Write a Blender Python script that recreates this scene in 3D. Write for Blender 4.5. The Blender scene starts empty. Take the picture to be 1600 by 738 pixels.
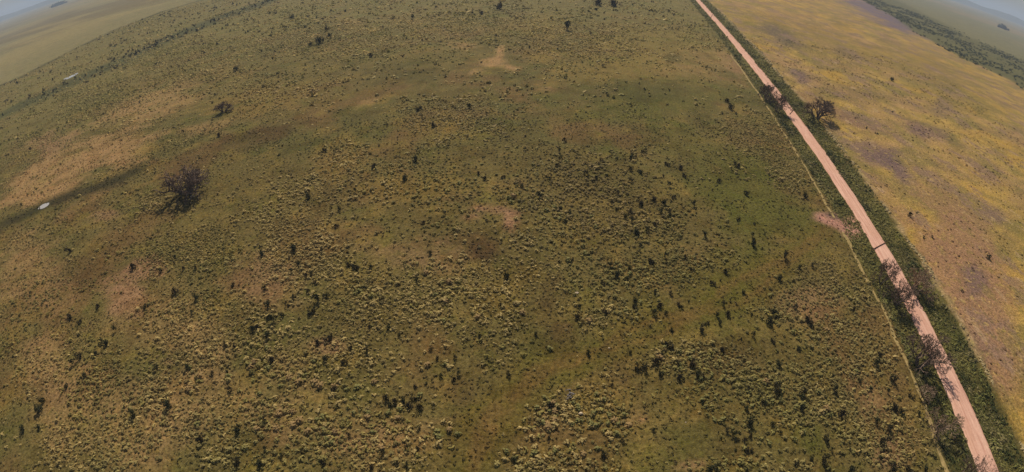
import bpy, math, random
import numpy as np
from mathutils import Vector, Matrix

# ------------------------------------------------------------------ camera, sky, sun, exposure
sc = bpy.context.scene
H_CAM = 80.0
F_PX, PITCH, ROLL, KD = 743.8, math.radians(36.713), math.radians(-0.3015), -0.05   # wide action-drone lens
cd = bpy.data.cameras.new('drone_camera')
cam = bpy.data.objects.new('drone_camera', cd)
sc.collection.objects.link(cam)
sc.camera = cam
cam.location = (0, 0, H_CAM)
cam.rotation_euler = (Matrix.Rotation(math.pi/2 - PITCH, 3, 'X') @ Matrix.Rotation(-ROLL, 3, 'Z')).to_euler()
cd.type = 'PANO'
cd.sensor_fit = 'HORIZONTAL'
cd.sensor_width = 36.0
cd.sensor_height = 36.0*472/1024
cd.clip_start = 0.1
cd.clip_end = 90000
_a = (1600/36.0)/F_PX
_co = dict(panorama_type='FISHEYE_LENS_POLYNOMIAL', fisheye_fov=math.radians(175), fisheye_polynomial_k0=0.0,
           fisheye_polynomial_k1=-_a, fisheye_polynomial_k2=0.0, fisheye_polynomial_k3=-KD*_a**3, fisheye_polynomial_k4=0.0)
for k_, v_ in _co.items():
    for tgt in (cd, getattr(cd, 'cycles', None)):
        try:
            setattr(tgt, k_, v_)
        except Exception:
            pass

SUN_EL, SUN_AZ = math.radians(40), math.radians(-3)        # sun straight ahead of the lens, shadows fall towards it
world = bpy.data.worlds.new('World'); sc.world = world; world.use_nodes = True
wn = world.node_tree; bgn = wn.nodes['Background']
sky = wn.nodes.new('ShaderNodeTexSky'); sky.sky_type = 'NISHITA'; sky.sun_disc = False
sky.sun_elevation = SUN_EL; sky.sun_rotation = SUN_AZ; sky.air_density = 1.0; sky.dust_density = 1.5; sky.altitude = 80
wn.links.new(sky.outputs[0], bgn.inputs['Color']); bgn.inputs['Strength'].default_value = 0.055
sd = bpy.data.lights.new('sun', 'SUN'); sd.energy = 4.2; sd.angle = math.radians(0.55); sd.color = (1.0, 0.93, 0.82)
so = bpy.data.objects.new('sun', sd); sc.collection.objects.link(so)
so.rotation_euler = Vector((-math.sin(SUN_AZ)*math.cos(SUN_EL), -math.cos(SUN_AZ)*math.cos(SUN_EL), -math.sin(SUN_EL))).to_track_quat('-Z', 'Y').to_euler()
vs = sc.view_settings
vs.view_transform = 'Standard'; vs.look = 'None'; vs.gamma = 1.0; vs.use_curve_mapping = False; vs.exposure = 0.12
sc.cycles.volume_bounces = 0
sc.cycles.max_bounces = 6

rng = np.random.default_rng(7)
random.seed(7)
COL = sc.collection

# ------------------------------------------------------------------ helpers
def at(P, z=0.0):
    """where the line of sight through a point of the 1600x738 photograph meets the height z"""
    P = np.atleast_2d(np.array(P, float)); d = P - np.array([800, 369.0]); d[:, 1] *= -1
    c, s = math.cos(ROLL), math.sin(ROLL)
    x = d[:, 0]*c - d[:, 1]*s; y = d[:, 0]*s + d[:, 1]*c
    r = np.hypot(x, y) + 1e-9; u = r/F_PX; th = u*(1 + KD*u*u)
    sx = np.sin(th)*x/r; sy = np.sin(th)*y/r; sz = np.cos(th)
    Y = sz*math.cos(PITCH) + sy*math.sin(PITCH); Z = -sz*math.sin(PITCH) + sy*math.cos(PITCH)
    return np.stack([sx, Y], 1)*((H_CAM - z)/np.maximum(-Z, 1e-3))[:, None]
def slant(x, y): return np.sqrt(x*x + y*y + H_CAM*H_CAM)
def px_m(x, y): return F_PX/slant(x, y)

def lin(r, g, b):
    f = lambda v: (v/255/12.92) if v/255 <= 0.04045 else ((v/255 + 0.055)/1.055)**2.4
    return np.array([f(r), f(g), f(b)])

def hash2(ix, iy, seed):
    with np.errstate(over='ignore'):
        h = (ix.astype(np.int64)*374761393 + iy.astype(np.int64)*668265263 + seed*1442695041) & 0xFFFFFFFF
        h = ((h ^ (h >> 13))*1274126177) & 0xFFFFFFFF
        return ((h ^ (h >> 16)) & 0xFFFFFF)/float(0xFFFFFF)
def vnoise(x, y, seed):
    ix, iy = np.floor(x), np.floor(y); fx, fy = x - ix, y - iy
    fx = fx*fx*(3 - 2*fx); fy = fy*fy*(3 - 2*fy)
    a, b = hash2(ix, iy, seed), hash2(ix + 1, iy, seed); c, d = hash2(ix, iy + 1, seed), hash2(ix + 1, iy + 1, seed)
    return (a*(1 - fx) + b*fx)*(1 - fy) + (c*(1 - fx) + d*fx)*fy
def fbm(x, y, scale, octv=4, seed=0, gain=0.55):
    s = 0; amp = 1; tot = 0; fx, fy = x/scale, y/scale
    for o in range(octv):
        s = s + amp*vnoise(fx + 17.3*o, fy - 9.1*o, seed + o*13); tot += amp; amp *= gain
        fx, fy = fx*1.93 + fy*0.31, fy*1.93 - fx*0.31
    return s/tot
def sstep(a, b, x):
    t = np.clip((x - a)/(b - a), 0, 1); return t*t*(3 - 2*t)

RA, RB = 97.96, 0.22529                      # road centre line x = RA + RB*y
RN = math.sqrt(1 + RB*RB)
def road_t(x, y): return (x - RA - RB*y)/RN
def road_pt(s, t): return (RA + (RB*s)/RN + t/RN, s/RN - t*RB/RN)   # s metres along, t metres to the right

def ellipse(x, y, spec, wob):
    """soft ellipse on the ground; spec = px, py, rx, ry in photo pixels of its outline"""
    px, py, rx, ry = spec[:4]; rot = math.radians(spec[4]) if len(spec) > 4 else 0
    c = at((px, py))[0]
    ax = at((px + rx*math.cos(rot), py + rx*math.sin(rot)))[0] - c
    ay = at((px - ry*math.sin(rot), py + ry*math.cos(rot)))[0] - c
    M = np.linalg.inv(np.stack([ax, ay], 1))
    dx, dy = x - c[0], y - c[1]
    u = M[0, 0]*dx + M[0, 1]*dy; v = M[1, 0]*dx + M[1, 1]*dy
    r = np.sqrt(u*u + v*v) + wob
    return 1 - sstep(0.35, 1.25, r)
def polyline_d(x, y, pts):
    d = np.full(x.shape, 1e9)
    for (x0, y0), (x1, y1) in zip(pts[:-1], pts[1:]):
        vx, vy = x1 - x0, y1 - y0; L = vx*vx + vy*vy
        t = np.clip(((x - x0)*vx + (y - y0)*vy)/L, 0, 1)
        d = np.minimum(d, np.hypot(x - x0 - t*vx, y - y0 - t*vy))
    return d

# ------------------------------------------------------------------ what grows where (all in ground metres)
TAN, PINK, BROWN = lin(160, 127, 84), lin(150, 115, 84), lin(86, 66, 38)
GREEN, DGREEN, YELL = lin(90, 88, 38), lin(68, 66, 32), lin(130, 110, 54)
DARK, MAUVE, OCHRE = lin(58, 48, 32), lin(112, 91, 84), lin(172, 142, 74)
PATCH = [  # colour, strength, (px, py, rx, ry, rot)
 (TAN, .85, (110, 265, 110, 55, -20)), (TAN, .8, (60, 300, 60, 34, -10)), (TAN, .7, (215, 175, 85, 24, -18)), (PINK, .75, (70, 232, 40, 22, -10)), (TAN, .6, (190, 240, 60, 30, -30)),
 (PINK, .5, (165, 345, 18, 10, -20)), (YELL, .6, (228, 240, 26, 10, -15)), (TAN, .45, (320, 205, 60, 14, -14)), (YELL, .45, (420, 160, 130, 26, -8)),
 (BROWN, .7, (400, 213, 80, 16, -16)), (BROWN, .5, (300, 250, 60, 16, -25)), (TAN, .55, (60, 430, 70, 90)), (BROWN, .5, (120, 430, 70, 40, -20)), (TAN, .5, (70, 560, 60, 60)), (BROWN, .35, (110, 610, 70, 24, -20)),
 (PINK, .8, (188, 468, 32, 30)), (PINK, .6, (232, 422, 26, 16)), (PINK, .6, (520, 546, 30, 12)), (PINK, .5, (270, 570, 40, 10)), (TAN, .35, (330, 560, 100, 60)),
 (TAN, .9, (768, 98, 22, 7, -8)), (TAN, .9, (778, 82, 7, 14, 25)), (TAN, .8, (795, 106, 22, 5, 8)), (TAN, .7, (742, 112, 14, 5, -8)), (TAN, .6, (715, 72, 24, 6)), (TAN, .5, (544, 37, 18, 8)), (TAN, .45, (850, 138, 22, 8, 10)),
 (TAN, .45, (575, 162, 18, 5, -14)), (PINK, .35, (620, 400, 130, 26)),
 (PINK, .85, (762, 330, 32, 8, 6)), (PINK, .9, (796, 348, 12, 22, -12)), (PINK, .6, (738, 340, 30, 10)), (BROWN, .9, (762, 392, 34, 26)), (DARK, .35, (760, 400, 20, 14)), (BROWN, .55, (725, 372, 30, 14)),
 (PINK, .35, (420, 440, 70, 40)), (BROWN, .6, (858, 480, 26, 60, -10)), (BROWN, .5, (880, 520, 40, 40)), (PINK, .4, (760, 665, 22, 60, 30)), (BROWN, .4, (720, 600, 60, 60)), (BROWN, .45, (800, 620, 60, 60)), (BROWN, .4, (720, 700, 60, 50)),
 (BROWN, .3, (640, 330, 120, 26)), (BROWN, .35, (520, 300, 60, 30)), (BROWN, .35, (460, 360, 60, 20)),
 (PINK, .7, (1138, 92, 10, 34, -42)), (YELL, .55, (1020, 60, 110, 40)), (YELL, .5, (960, 100, 110, 30)), (TAN, .3, (1090, 100, 50, 30)), (DGREEN, .6, (1050, 88, 14, 7)), (YELL, .4, (660, 90, 60, 20)), (YELL, .4, (830, 40, 60, 20)), (BROWN, .35, (1010, 210, 80, 16)),
 (GREEN, .65, (940, 160, 120, 34, 5)), (GREEN, .5, (1060, 150, 100, 40)), (DGREEN, .4, (990, 140, 70, 16)), (GREEN, .75, (1190, 300, 100, 70, 35)), (GREEN, .5, (1230, 340, 80, 54, 20)), (GREEN, .6, (1130, 420, 90, 40, -30)), (GREEN, .5, (1110, 240, 120, 50, 20)),
 (GREEN, .55, (560, 620, 50, 40)), (GREEN, .6, (690, 575, 50, 26)), (GREEN, .4, (1070, 680, 60, 50)), (GREEN, .5, (1250, 680, 60, 40)), (GREEN, .5, (835, 540, 30, 40)), (GREEN, .6, (890, 585, 40, 16, -20)), (GREEN, .5, (560, 410, 60, 24)),
 (YELL, .5, (640, 300, 90, 30)), (YELL, .3, (540, 240, 60, 30)), (YELL, .4, (705, 205, 60, 20)), (TAN, .4, (640, 690, 60, 40)), (TAN, .3, (500, 650, 160, 60)), (TAN, .35, (1000, 650, 60, 24)), (PINK, .55, (1010, 655, 24, 12)), (PINK, .5, (1080, 725, 30, 10)), (PINK, .4, (1360, 600, 40, 50)), (PINK, .45, (1400, 700, 34, 30)), (PINK, .4, (1270, 470, 40, 26)),
 (BROWN, .4, (1130, 560, 60, 30)), (BROWN, .45, (560, 690, 70, 20)), (DGREEN, .5, (640, 100, 60, 14, -14)), (DGREEN, .45, (600, 125, 70, 12, -6)), (DGREEN, .5, (480, 60, 70, 16, -18)), (DGREEN, .5, (790, 12, 40, 12)), (DGREEN, .5, (940, 5, 50, 8)),
 (TAN, .4, (140, 640, 150, 90)), (TAN, .35, (340, 620, 150, 90)), (TAN, .35, (560, 695, 120, 50)), (TAN, .3, (230, 520, 120, 70)),
 (DARK, .6, (180, 292, 24, 10, -26)), (DARK, .3, (285, 310, 40, 16, -10)),  # second ellipse paints the lone tree's shade into the ground colour
]
FIELD = [  # beyond the road
 (MAUVE, .95, (1217, 50, 34, 9, 25)), (MAUVE, .9, (1320, 78, 24, 8, 28)), (MAUVE, .9, (1247, 113, 15, 9, 40)), (MAUVE, .9, (1375, 240, 34, 16, 8)), (MAUVE, .9, (1405, 262, 12, 34, -35)), (MAUVE, .7, (1345, 222, 24, 12)),
 (lin(106, 92, 104), .98, (1352, 6, 44, 12, 24)), (lin(106, 92, 104), .98, (1395, 25, 44, 9, 27)), (MAUVE, .6, (1450, 200, 40, 10, 20)), (MAUVE, .55, (1340, 185, 30, 8, 20)), (MAUVE, .6, (1470, 160, 14, 12)), (MAUVE, .7, (1550, 325, 20, 10, 30)), (MAUVE, .6, (1430, 200, 20, 8, 24)),
 (PINK, .85, (1500, 370, 60, 44, 40)), (PINK, .9, (1540, 460, 40, 70)), (PINK, .8, (1480, 420, 40, 40)), (MAUVE, .75, (1525, 430, 16, 24, -20)), (PINK, .7, (1450, 385, 26, 16)), (PINK, .6, (1480, 310, 60, 20, 24)), (PINK, .5, (1370, 290, 20, 30, -30)), (PINK, .8, (1555, 560, 30, 50)), (PINK, .6, (1400, 330, 20, 20)), (MAUVE, .4, (1530, 540, 20, 30)),
 (PINK, .45, (1300, 170, 60, 10, 30)), (PINK, .4, (1250, 30, 70, 14, 18)), (YELL, .6, (1300, 60, 80, 20, 24)), (GREEN, .35, (1180, 30, 60, 18, 24)), (YELL, .6, (1440, 100, 90, 30, 26)), (GREEN, .3, (1360, 140, 30, 12)), (GREEN, .3, (1260, 70, 60, 12, 30)),
 (GREEN, .5, (1490, 220, 10, 20, -30)), (DGREEN, .3, (1310, 32, 16, 8, 30)), (GREEN, .4, (1290, 140, 20, 12)), (TAN, .6, (1380, 180, 40, 10, 30)), (TAN, .5, (1500, 250, 60, 30, 30)), (GREEN, .3, (1500, 140, 60, 14, 24)),
]
DRAIN = at([(15, 182), (60, 160), (120, 132), (180, 106), (250, 72), (330, 38), (420, 5), (470, -14)])
STREAM = at([(10, 356), (40, 345), (68, 330), (112, 312), (150, 300), (190, 284), (206, 276)])
FARLEFT = at([(-20, 150), (33, 128), (110, 86), (180, 52), (250, 24), (330, 0), (420, -24)])
FARRIGHT = at([(1650, 165), (1566, 113), (1500, 84), (1425, 44), (1350, -2), (1320, -18)])
FARR2 = at([(1650, 118), (1566, 74), (1500, 48), (1450, 22), (1405, 0), (1380, -12)])
LANE = at([(1300, 352), (1240, 395), (1180, 438), (1110, 480), (1030, 510), (940, 545), (850, 580), (790, 630), (755, 690), (740, 760)])
def side(x, y, pts):
    """signed distance-like value across a boundary polyline, positive beyond it as seen from the camera"""
    d = polyline_d(x, y, pts)
    ang = np.arctan2(x, y); ap = np.arctan2(pts[:, 0], pts[:, 1]); rp = np.hypot(pts[:, 0], pts[:, 1])
    o = np.argsort(ap); rr = np.interp(ang, ap[o], rp[o])
    return np.where(np.hypot(x, y) > rr, d, -d)

def ground_z(x, y):
    t = road_t(x, y)
    z = (fbm(x, y, 70, 3, 5) - .5)*0.7*sstep(4, 30, np.abs(t))
    z = z - 0.75*np.exp(-((t + 7.6)/2.1)**2) - 0.7*np.exp(-((t - 8.6)/2.6)**2)
    z = z + 0.12*(1 - sstep(3.0, 4.6, np.abs(t)))
    return z

def ground_color(x, y):
    n = x.shape
    wob = (fbm(x, y, 15, 4, 31) - .5)*1.7 + (fbm(x, y, 48, 3, 33) - .5)*1.2 + (fbm(x, y, 3.2, 2, 77) - .5)*0.7
    n1 = fbm(x, y, 60, 4, 1)[..., None]; n2 = fbm(x, y, 22, 4, 2)[..., None]; n3 = fbm(x, y, 7, 3, 3)[..., None]; n4 = fbm(x, y, 2.2, 2, 4)[..., None]
    c = np.broadcast_to(lin(106, 94, 52), n + (3,)).copy()
    mix = lambda c, k, a: c*(1 - a) + k*a
    c = mix(c, lin(92, 88, 46), .7*sstep(.45, .7, n1)); c = mix(c, lin(112, 86, 52), .6*sstep(.5, .72, n2)); c = mix(c, lin(132, 112, 56), .5*sstep(.52, .75, n3))
    c = mix(c, lin(84, 72, 38), .35*sstep(.52, .75, 1 - n2))
    for k, a, e in PATCH:
        c = mix(c, k, (a*ellipse(x, y, e, wob))[..., None])
    dl = polyline_d(x, y, LANE) + wob*3
    c = mix(c, lin(100, 90, 40), (.65*(1 - sstep(3, 7.5, dl)))[..., None])
    c = mix(c, lin(112, 86, 48), (.5*(1 - sstep(.4, 1.6, np.abs(dl - 1.2))))[..., None])
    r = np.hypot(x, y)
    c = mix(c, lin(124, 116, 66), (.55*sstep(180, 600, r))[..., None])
    # left: drain, far field, stream
    dd = polyline_d(x, y, DRAIN) + wob*10
    c = mix(c, lin(74, 76, 44), (.8*(1 - sstep(8, 34, dd)))[..., None])
    sl = side(x, y, FARLEFT)
    left = (x < 0)
    c = mix(c, lin(132, 122, 80), (sstep(-2, 14, sl + wob*8)*left*.9)[..., None])
    c = mix(c, lin(66, 66, 40), ((1 - sstep(2, 9, np.abs(sl) + wob*3))*left*.8)[..., None])
    far = sstep(60, 300, sl)*left
    c = mix(c, lin(112, 98, 62), (far*.7*sstep(.5, .6, fbm(x, y*2.2, 500, 3, 91)))[..., None])
    c = mix(c, lin(150, 134, 84), (far*.6*sstep(.52, .62, fbm(x, y*2.0, 420, 3, 95)))[..., None])
    ds = polyline_d(x, y, STREAM) + wob*2.2
    c = mix(c, DARK, (.9*(1 - sstep(2.2, 6.0, ds)))[..., None])
    c = mix(c, DGREEN, (.5*(1 - sstep(5, 11, ds)))[..., None])
    # the dry field beyond the road
    t = road_t(x, y)
    inf = sstep(14.5, 17.5, t + wob*2)
    st = fbm(x*.9 + y*.35, y*.5 - x*.3, 9, 4, 41)[..., None]; st2 = fbm(x, y, 34, 4, 43)[..., None]
    fc = mix(np.broadcast_to(OCHRE, n + (3,)).copy(), lin(140, 118, 66), .7*sstep(.46, .66, st)); fc = mix(fc, lin(178, 140, 60), .6*sstep(.5, .7, st2)); fc = mix(fc, lin(158, 124, 92), .55*sstep(.52, .72, 1 - st2))
    fc = mix(fc, lin(118, 110, 56), .6*sstep(.5, .68, n2))
    fc = mix(fc, lin(132, 104, 78), .45*sstep(.54, .66, fbm(x*.8 + y*.5, y*.8 - x*.5, 26, 4, 47)[..., None]))
    fc = mix(fc, lin(112, 98, 60), .35*sstep(.55, .66, fbm(x*.5 + y*.9, y*.35 - x*.2, 11, 4, 48)[..., None]))
    for k, a, e in FIELD:
        fc = mix(fc, k, (a*ellipse(x, y, (e[0], e[1], e[2]*1.3, e[3]*1.3) + e[4:], wob*.55))[..., None])
    c = mix(c, fc, inf[..., None])
    sr = side(x, y, FARRIGHT); sr2 = side(x, y, FARR2); rt = (x > 300)
    c = mix(c, lin(92, 92, 54), (sstep(-6, 10, sr + wob*10)*rt*.9)[..., None])
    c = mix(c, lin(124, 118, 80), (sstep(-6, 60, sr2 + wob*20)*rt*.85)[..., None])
    fr = sstep(100, 400, sr2)*rt
    c = mix(c, lin(150, 128, 92), (fr*.6*sstep(.5, .6, fbm(x, y, 420, 3, 97)))[..., None])
    # verges
    tw = t + wob*1.6
    vg = np.maximum(sstep(-12.2, -10.5, tw)*(1 - sstep(-3.6, -3.1, t)), sstep(3.1, 3.6, t)*(1 - sstep(12.5, 15, tw)))
    c = mix(c, lin(72, 70, 36), (vg*.85)[..., None])
    c = mix(c, lin(112, 104, 56), (vg*.7*sstep(.48, .62, fbm(x, y, 16, 3, 87) + .25*sstep(150, 420, r)))[..., None])
    c = mix(c, lin(176, 150, 108), (.8*sstep(.42, .6, fbm(x, y, 7, 2, 51))*(1 - sstep(.5, 1.4, np.abs(tw - 15.6))))[..., None])
    # trampled soil at the gate
    for e in ((1312, 343, 34, 12, 22), (1330, 352, 16, 20), (1294, 338, 22, 8, 10)):
        c = mix(c, lin(176, 132, 112), (.95*ellipse(x, y, e, wob*.6))[..., None])
    c = mix(c, lin(84, 72, 62), (.8*ellipse(x, y, (1303, 333, 16, 5, 12), wob*.5))[..., None])
    return np.clip(c*(.80 + .27*n4)*np.array([1.0, .975, 1.0]), 0, 1)

DENSE = [(600, 460, 190, 90), (470, 400, 90, 60), (480, 560, 170, 60), (330, 520, 120, 90), (560, 690, 180, 70), (200, 600, 170, 60), (130, 690, 130, 60), (350, 660, 150, 60),
 (900, 310, 110, 80), (980, 330, 90, 60), (870, 270, 60, 30), (1000, 420, 110, 50), (960, 490, 70, 40), (740, 430, 60, 50), (1080, 560, 110, 40), (1150, 600, 100, 60), (1250, 620, 120, 90), (1330, 560, 90, 120), (1380, 660, 90, 80), (1240, 450, 60, 50),
 (900, 650, 110, 50), (870, 725, 110, 30), (1100, 725, 60, 20), (700, 180, 110, 50), (640, 280, 80, 40), (480, 300, 90, 40), (450, 340, 80, 40), (500, 60, 200, 50), (700, 40, 150, 40), (280, 90, 120, 60), (900, 60, 120, 60), (1230, 250, 40, 60),
 (1180, 200, 60, 60), (540, 250, 60, 30), (300, 400, 120, 50), (420, 140, 100, 40), (150, 160, 120, 50), (240, 320, 60, 30), (1290, 430, 30, 60)]
SPARSE = [(1200, 330, 110, 60, 30, .9), (1000, 150, 150, 50, 0, .5), (960, 205, 130, 30, 0, .75), (360, 230, 130, 22, -14, .8), (850, 500, 40, 80, 0, .8), (720, 620, 70, 70, 0, .75), (720, 710, 60, 50, 0, .6), (1080, 680, 60, 50, 0, .8), (50, 430, 60, 70, 0, .5),
 (780, 345, 60, 26, 0, .9), (760, 392, 44, 30, 0, .9), (580, 330, 110, 22, 0, .6), (600, 405, 60, 20, 0, .6), (110, 265, 110, 50, -20, .55), (60, 300, 60, 34, 0, .7), (780, 95, 50, 20, 0, .8), (1250, 690, 60, 36, 0, .75), (830, 560, 40, 50, 0, .6), (285, 305, 46, 22, 0, .8), (650, 600, 60, 26, 0, .5), (1010, 590, 60, 20, 0, .6), (560, 625, 40, 24, 0, .6)]
def tuss_density(x, y):
    wob = (fbm(x, y, 16, 4, 61) - .5)*1.1
    d = .07 + .36*sstep(.5, .7, fbm(x, y, 26, 3, 62))
    d = d + .3*sstep(230, 420, np.hypot(x, y))*sstep(.42, .6, fbm(x, y, 50, 4, 66))
    for e in DENSE:
        d = np.maximum(d, .95*ellipse(x, y, e, wob))
    for e in SPARSE:
        d = d*(1 - e[5]*ellipse(x, y, e[:5], wob*.8))
    d = d*(1 - .9*(1 - sstep(3, 8, polyline_d(x, y, LANE) + wob*3)))
    d = d*(1 - .95*(1 - sstep(3, 7, polyline_d(x, y, STREAM))))
    t = road_t(x, y)
    d = d*(1 - sstep(-13.6, -12.2, t))
    d = d*np.where((x < 0), 1 - sstep(-10, 10, side(x, y, FARLEFT)), 1)
    return np.clip(d*(.55 + .85*sstep(.28, .6, fbm(x, y, 5, 3, 64))), 0, 1)

# ------------------------------------------------------------------ materials
def mat(name, rough=.9, spec=.15):
    m = bpy.data.materials.new(name); m.use_nodes = True
    b = m.node_tree.nodes['Principled BSDF']; b.inputs['Roughness'].default_value = rough; b.inputs['Specular IOR Level'].default_value = spec
    return m, m.node_tree, b
def nd(nt, typ, **kw):
    n = nt.nodes.new(typ)
    for k, v in kw.items():
        setattr(n, k, v) if hasattr(n, k) else n.inputs[k].__setattr__('default_value', v)
    return n
def noise(nt, co, scale, detail=4, rough=.6):
    n = nt.nodes.new('ShaderNodeTexNoise'); n.inputs['Scale'].default_value = scale; n.inputs['Detail'].default_value = detail; n.inputs['Roughness'].default_value = rough
    nt.links.new(co, n.inputs['Vector']); return n
def maprange(nt, v, a, b, lo, hi):
    n = nt.nodes.new('ShaderNodeMapRange'); n.inputs[1].default_value = a; n.inputs[2].default_value = b; n.inputs[3].default_value = lo; n.inputs[4].default_value = hi
    nt.links.new(v, n.inputs[0]); return n.outputs[0]
def mixc(nt, fac, a, b, mode='MIX'):
    n = nt.nodes.new('ShaderNodeMix'); n.data_type = 'RGBA'; n.blend_type = mode
    for sock, v in ((n.inputs[0], fac), (n.inputs[6], a), (n.inputs[7], b)):
        if hasattr(v, 'links'): nt.links.new(v, sock)
        elif isinstance(v, (int, float)): sock.default_value = v
        else: sock.default_value = (*v, 1)
    return n.outputs[2]
def attr(nt):
    a = nt.nodes.new('ShaderNodeAttribute'); a.attribute_name = 'Col'; return a.outputs['Color']

mg, nt, b = mat('pasture_ground', .95, .05)
geo = nt.nodes.new('ShaderNodeNewGeometry').outputs['Position']
col = attr(nt)
fa = nt.nodes.new('ShaderNodeAttribute'); fa.attribute_name = 'Dry'; fld = fa.outputs['Fac']
mp = nt.nodes.new('ShaderNodeMapping'); mp.inputs['Scale'].default_value = (1, .55, 1); mp.inputs['Rotation'].default_value = (0, 0, .15); nt.links.new(geo, mp.inputs['Vector']); str_ = mp.outputs[0]
def mul(a, b_):
    n = nt.nodes.new('ShaderNodeMath'); n.operation = 'MULTIPLY'
    for k_, v in enumerate((a, b_)):
        if hasattr(v, 'links'): nt.links.new(v, n.inputs[k_])
        else: n.inputs[k_].default_value = v
    return n.outputs[0]
inv = nt.nodes.new('ShaderNodeMath'); inv.operation = 'SUBTRACT'; inv.inputs[0].default_value = 1; nt.links.new(fld, inv.inputs[1]); pas = inv.outputs[0]
p1 = noise(nt, str_, .05, 9, .66); p2 = noise(nt, str_, .12, 8, .68); p3 = noise(nt, geo, .35, 6, .7); p4 = noise(nt, geo, .022, 9, .66)
col = mixc(nt, mul(maprange(nt, p1.outputs[0], .545, .575, 0, .65), fld), col, lin(128, 103, 86))
col = mixc(nt, mul(maprange(nt, p2.outputs[0], .545, .585, 0, .5), fld), col, lin(122, 106, 60))
col = mixc(nt, mul(maprange(nt, p3.outputs[0], .55, .63, 0, .45), fld), col, lin(186, 156, 84))
col = mixc(nt, mul(maprange(nt, p2.outputs[0], .42, .36, 0, .5), fld), col, lin(176, 146, 110))
q1 = noise(nt, geo, .085, 9, .7); q2 = noise(nt, geo, .2, 8, .7); q3 = noise(nt, geo, .045, 9, .68)
col = mixc(nt, mul(maprange(nt, q1.outputs[0], .5, .6, 0, .8), pas), col, mixc(nt, 1.0, col, (.74, .70, .62), 'MULTIPLY'))
col = mixc(nt, mul(maprange(nt, q2.outputs[0], .54, .64, 0, .7), pas), col, mixc(nt, 1.0, col, (1.34, 1.2, 1.14), 'MULTIPLY'))
col = mixc(nt, mul(maprange(nt, q3.outputs[0], .46, .38, 0, .7), pas), col, mixc(nt, 1.0, col, (.80, .92, .70), 'MULTIPLY'))
nA = noise(nt, geo, 1.15, 6, .75); nB = noise(nt, geo, .3, 5, .65); nC = noise(nt, geo, 2.4, 3, .6)
col = mixc(nt, 1.0, col, mixc(nt, maprange(nt, nA.outputs[0], .38, .62, 0, 1), (.58, .57, .54), (1.42, 1.40, 1.36)), 'MULTIPLY')
col = mixc(nt, maprange(nt, nB.outputs[0], .52, .66, 0, .55), col, mixc(nt, 1.0, col, (.82, .95, .62), 'MULTIPLY'))
col = mixc(nt, maprange(nt, nC.outputs[0], .52, .64, 0, .6), col, mixc(nt, 1.0, col, (1.45, 1.3, 1.2), 'MULTIPLY'))
nt.links.new(col, b.inputs['Base Color'])
bp = nt.nodes.new('ShaderNodeBump'); bp.inputs['Strength'].default_value = .9; bp.inputs['Distance'].default_value = .22
hs = nt.nodes.new('ShaderNodeMath'); hs.operation = 'ADD'; nt.links.new(nA.outputs[0], hs.inputs[0]); nt.links.new(noise(nt, geo, 1.1, 4, .6).outputs[0], hs.inputs[1])
nt.links.new(hs.outputs[0], bp.inputs['Height']); nt.links.new(bp.outputs[0], b.inputs['Normal'])

def leafy(name, trans=.3, rough=.75, tintnoise=.8):
    m, nt, b = mat(name, rough, .12)
    c = attr(nt); geo = nt.nodes.new('ShaderNodeNewGeometry').outputs['Position']
    n = noise(nt, geo, 2.2, 3)
    c = mixc(nt, 1.0, c, mixc(nt, maprange(nt, n.outputs[0], .3, .7, 0, 1), (.72, .74, .7), (1.28, 1.26, 1.2)), 'MULTIPLY')
    nt.links.new(c, b.inputs['Base Color'])
    tr = nt.nodes.new('ShaderNodeBsdfTranslucent'); nt.links.new(c, tr.inputs['Color'])
    mx = nt.nodes.new('ShaderNodeMixShader'); mx.inputs[0].default_value = trans
    nt.links.new(b.outputs[0], mx.inputs[1]); nt.links.new(tr.outputs[0], mx.inputs[2])
    nt.links.new(mx.outputs[0], nt.nodes['Material Output'].inputs['Surface'])
    return m
m_tuss = leafy('tussock_grass', .28); m_bush = leafy('bush_foliage', .18); m_weed = leafy('verge_weed', .2)

def plain(name, c1, c2, scale, rough=.9, bump=.4, dist=.05, spec=.1):
    m, nt, b = mat(name, rough, spec)
    geo = nt.nodes.new('ShaderNodeNewGeometry').outputs['Position']
    n = noise(nt, geo, scale, 6, .65)
    nt.links.new(mixc(nt, maprange(nt, n.outputs[0], .32, .68, 0, 1), c1, c2), b.inputs['Base Color'])
    bp = nt.nodes.new('ShaderNodeBump'); bp.inputs['Strength'].default_value = bump; bp.inputs['Distance'].default_value = dist
    nt.links.new(n.outputs[0], bp.inputs['Height']); nt.links.new(bp.outputs[0], b.inputs['Normal'])
    return m
m_bark = plain('grey_bark', lin(92, 80, 70), lin(120, 106, 92), 3, .9)
m_twig = plain('grey_twigs', lin(104, 86, 72), lin(136, 114, 96), 1.2, .9)
m_twig_pale = plain('pale_twigs', lin(138, 114, 90), lin(168, 142, 114), 1.2, .9)
m_dead = plain('dead_wood', lin(120, 110, 104), lin(158, 148, 140), 2.5)
m_stone = plain('pale_stone', lin(176, 152, 120), lin(206, 186, 156), 3)
m_dark_bar = plain('dark_brown_bar', lin(72, 46, 34), lin(96, 64, 48), 4)
m_path = plain('trodden_path', lin(132, 112, 64), lin(176, 150, 98), .8, .95, .5, .08)

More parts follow.
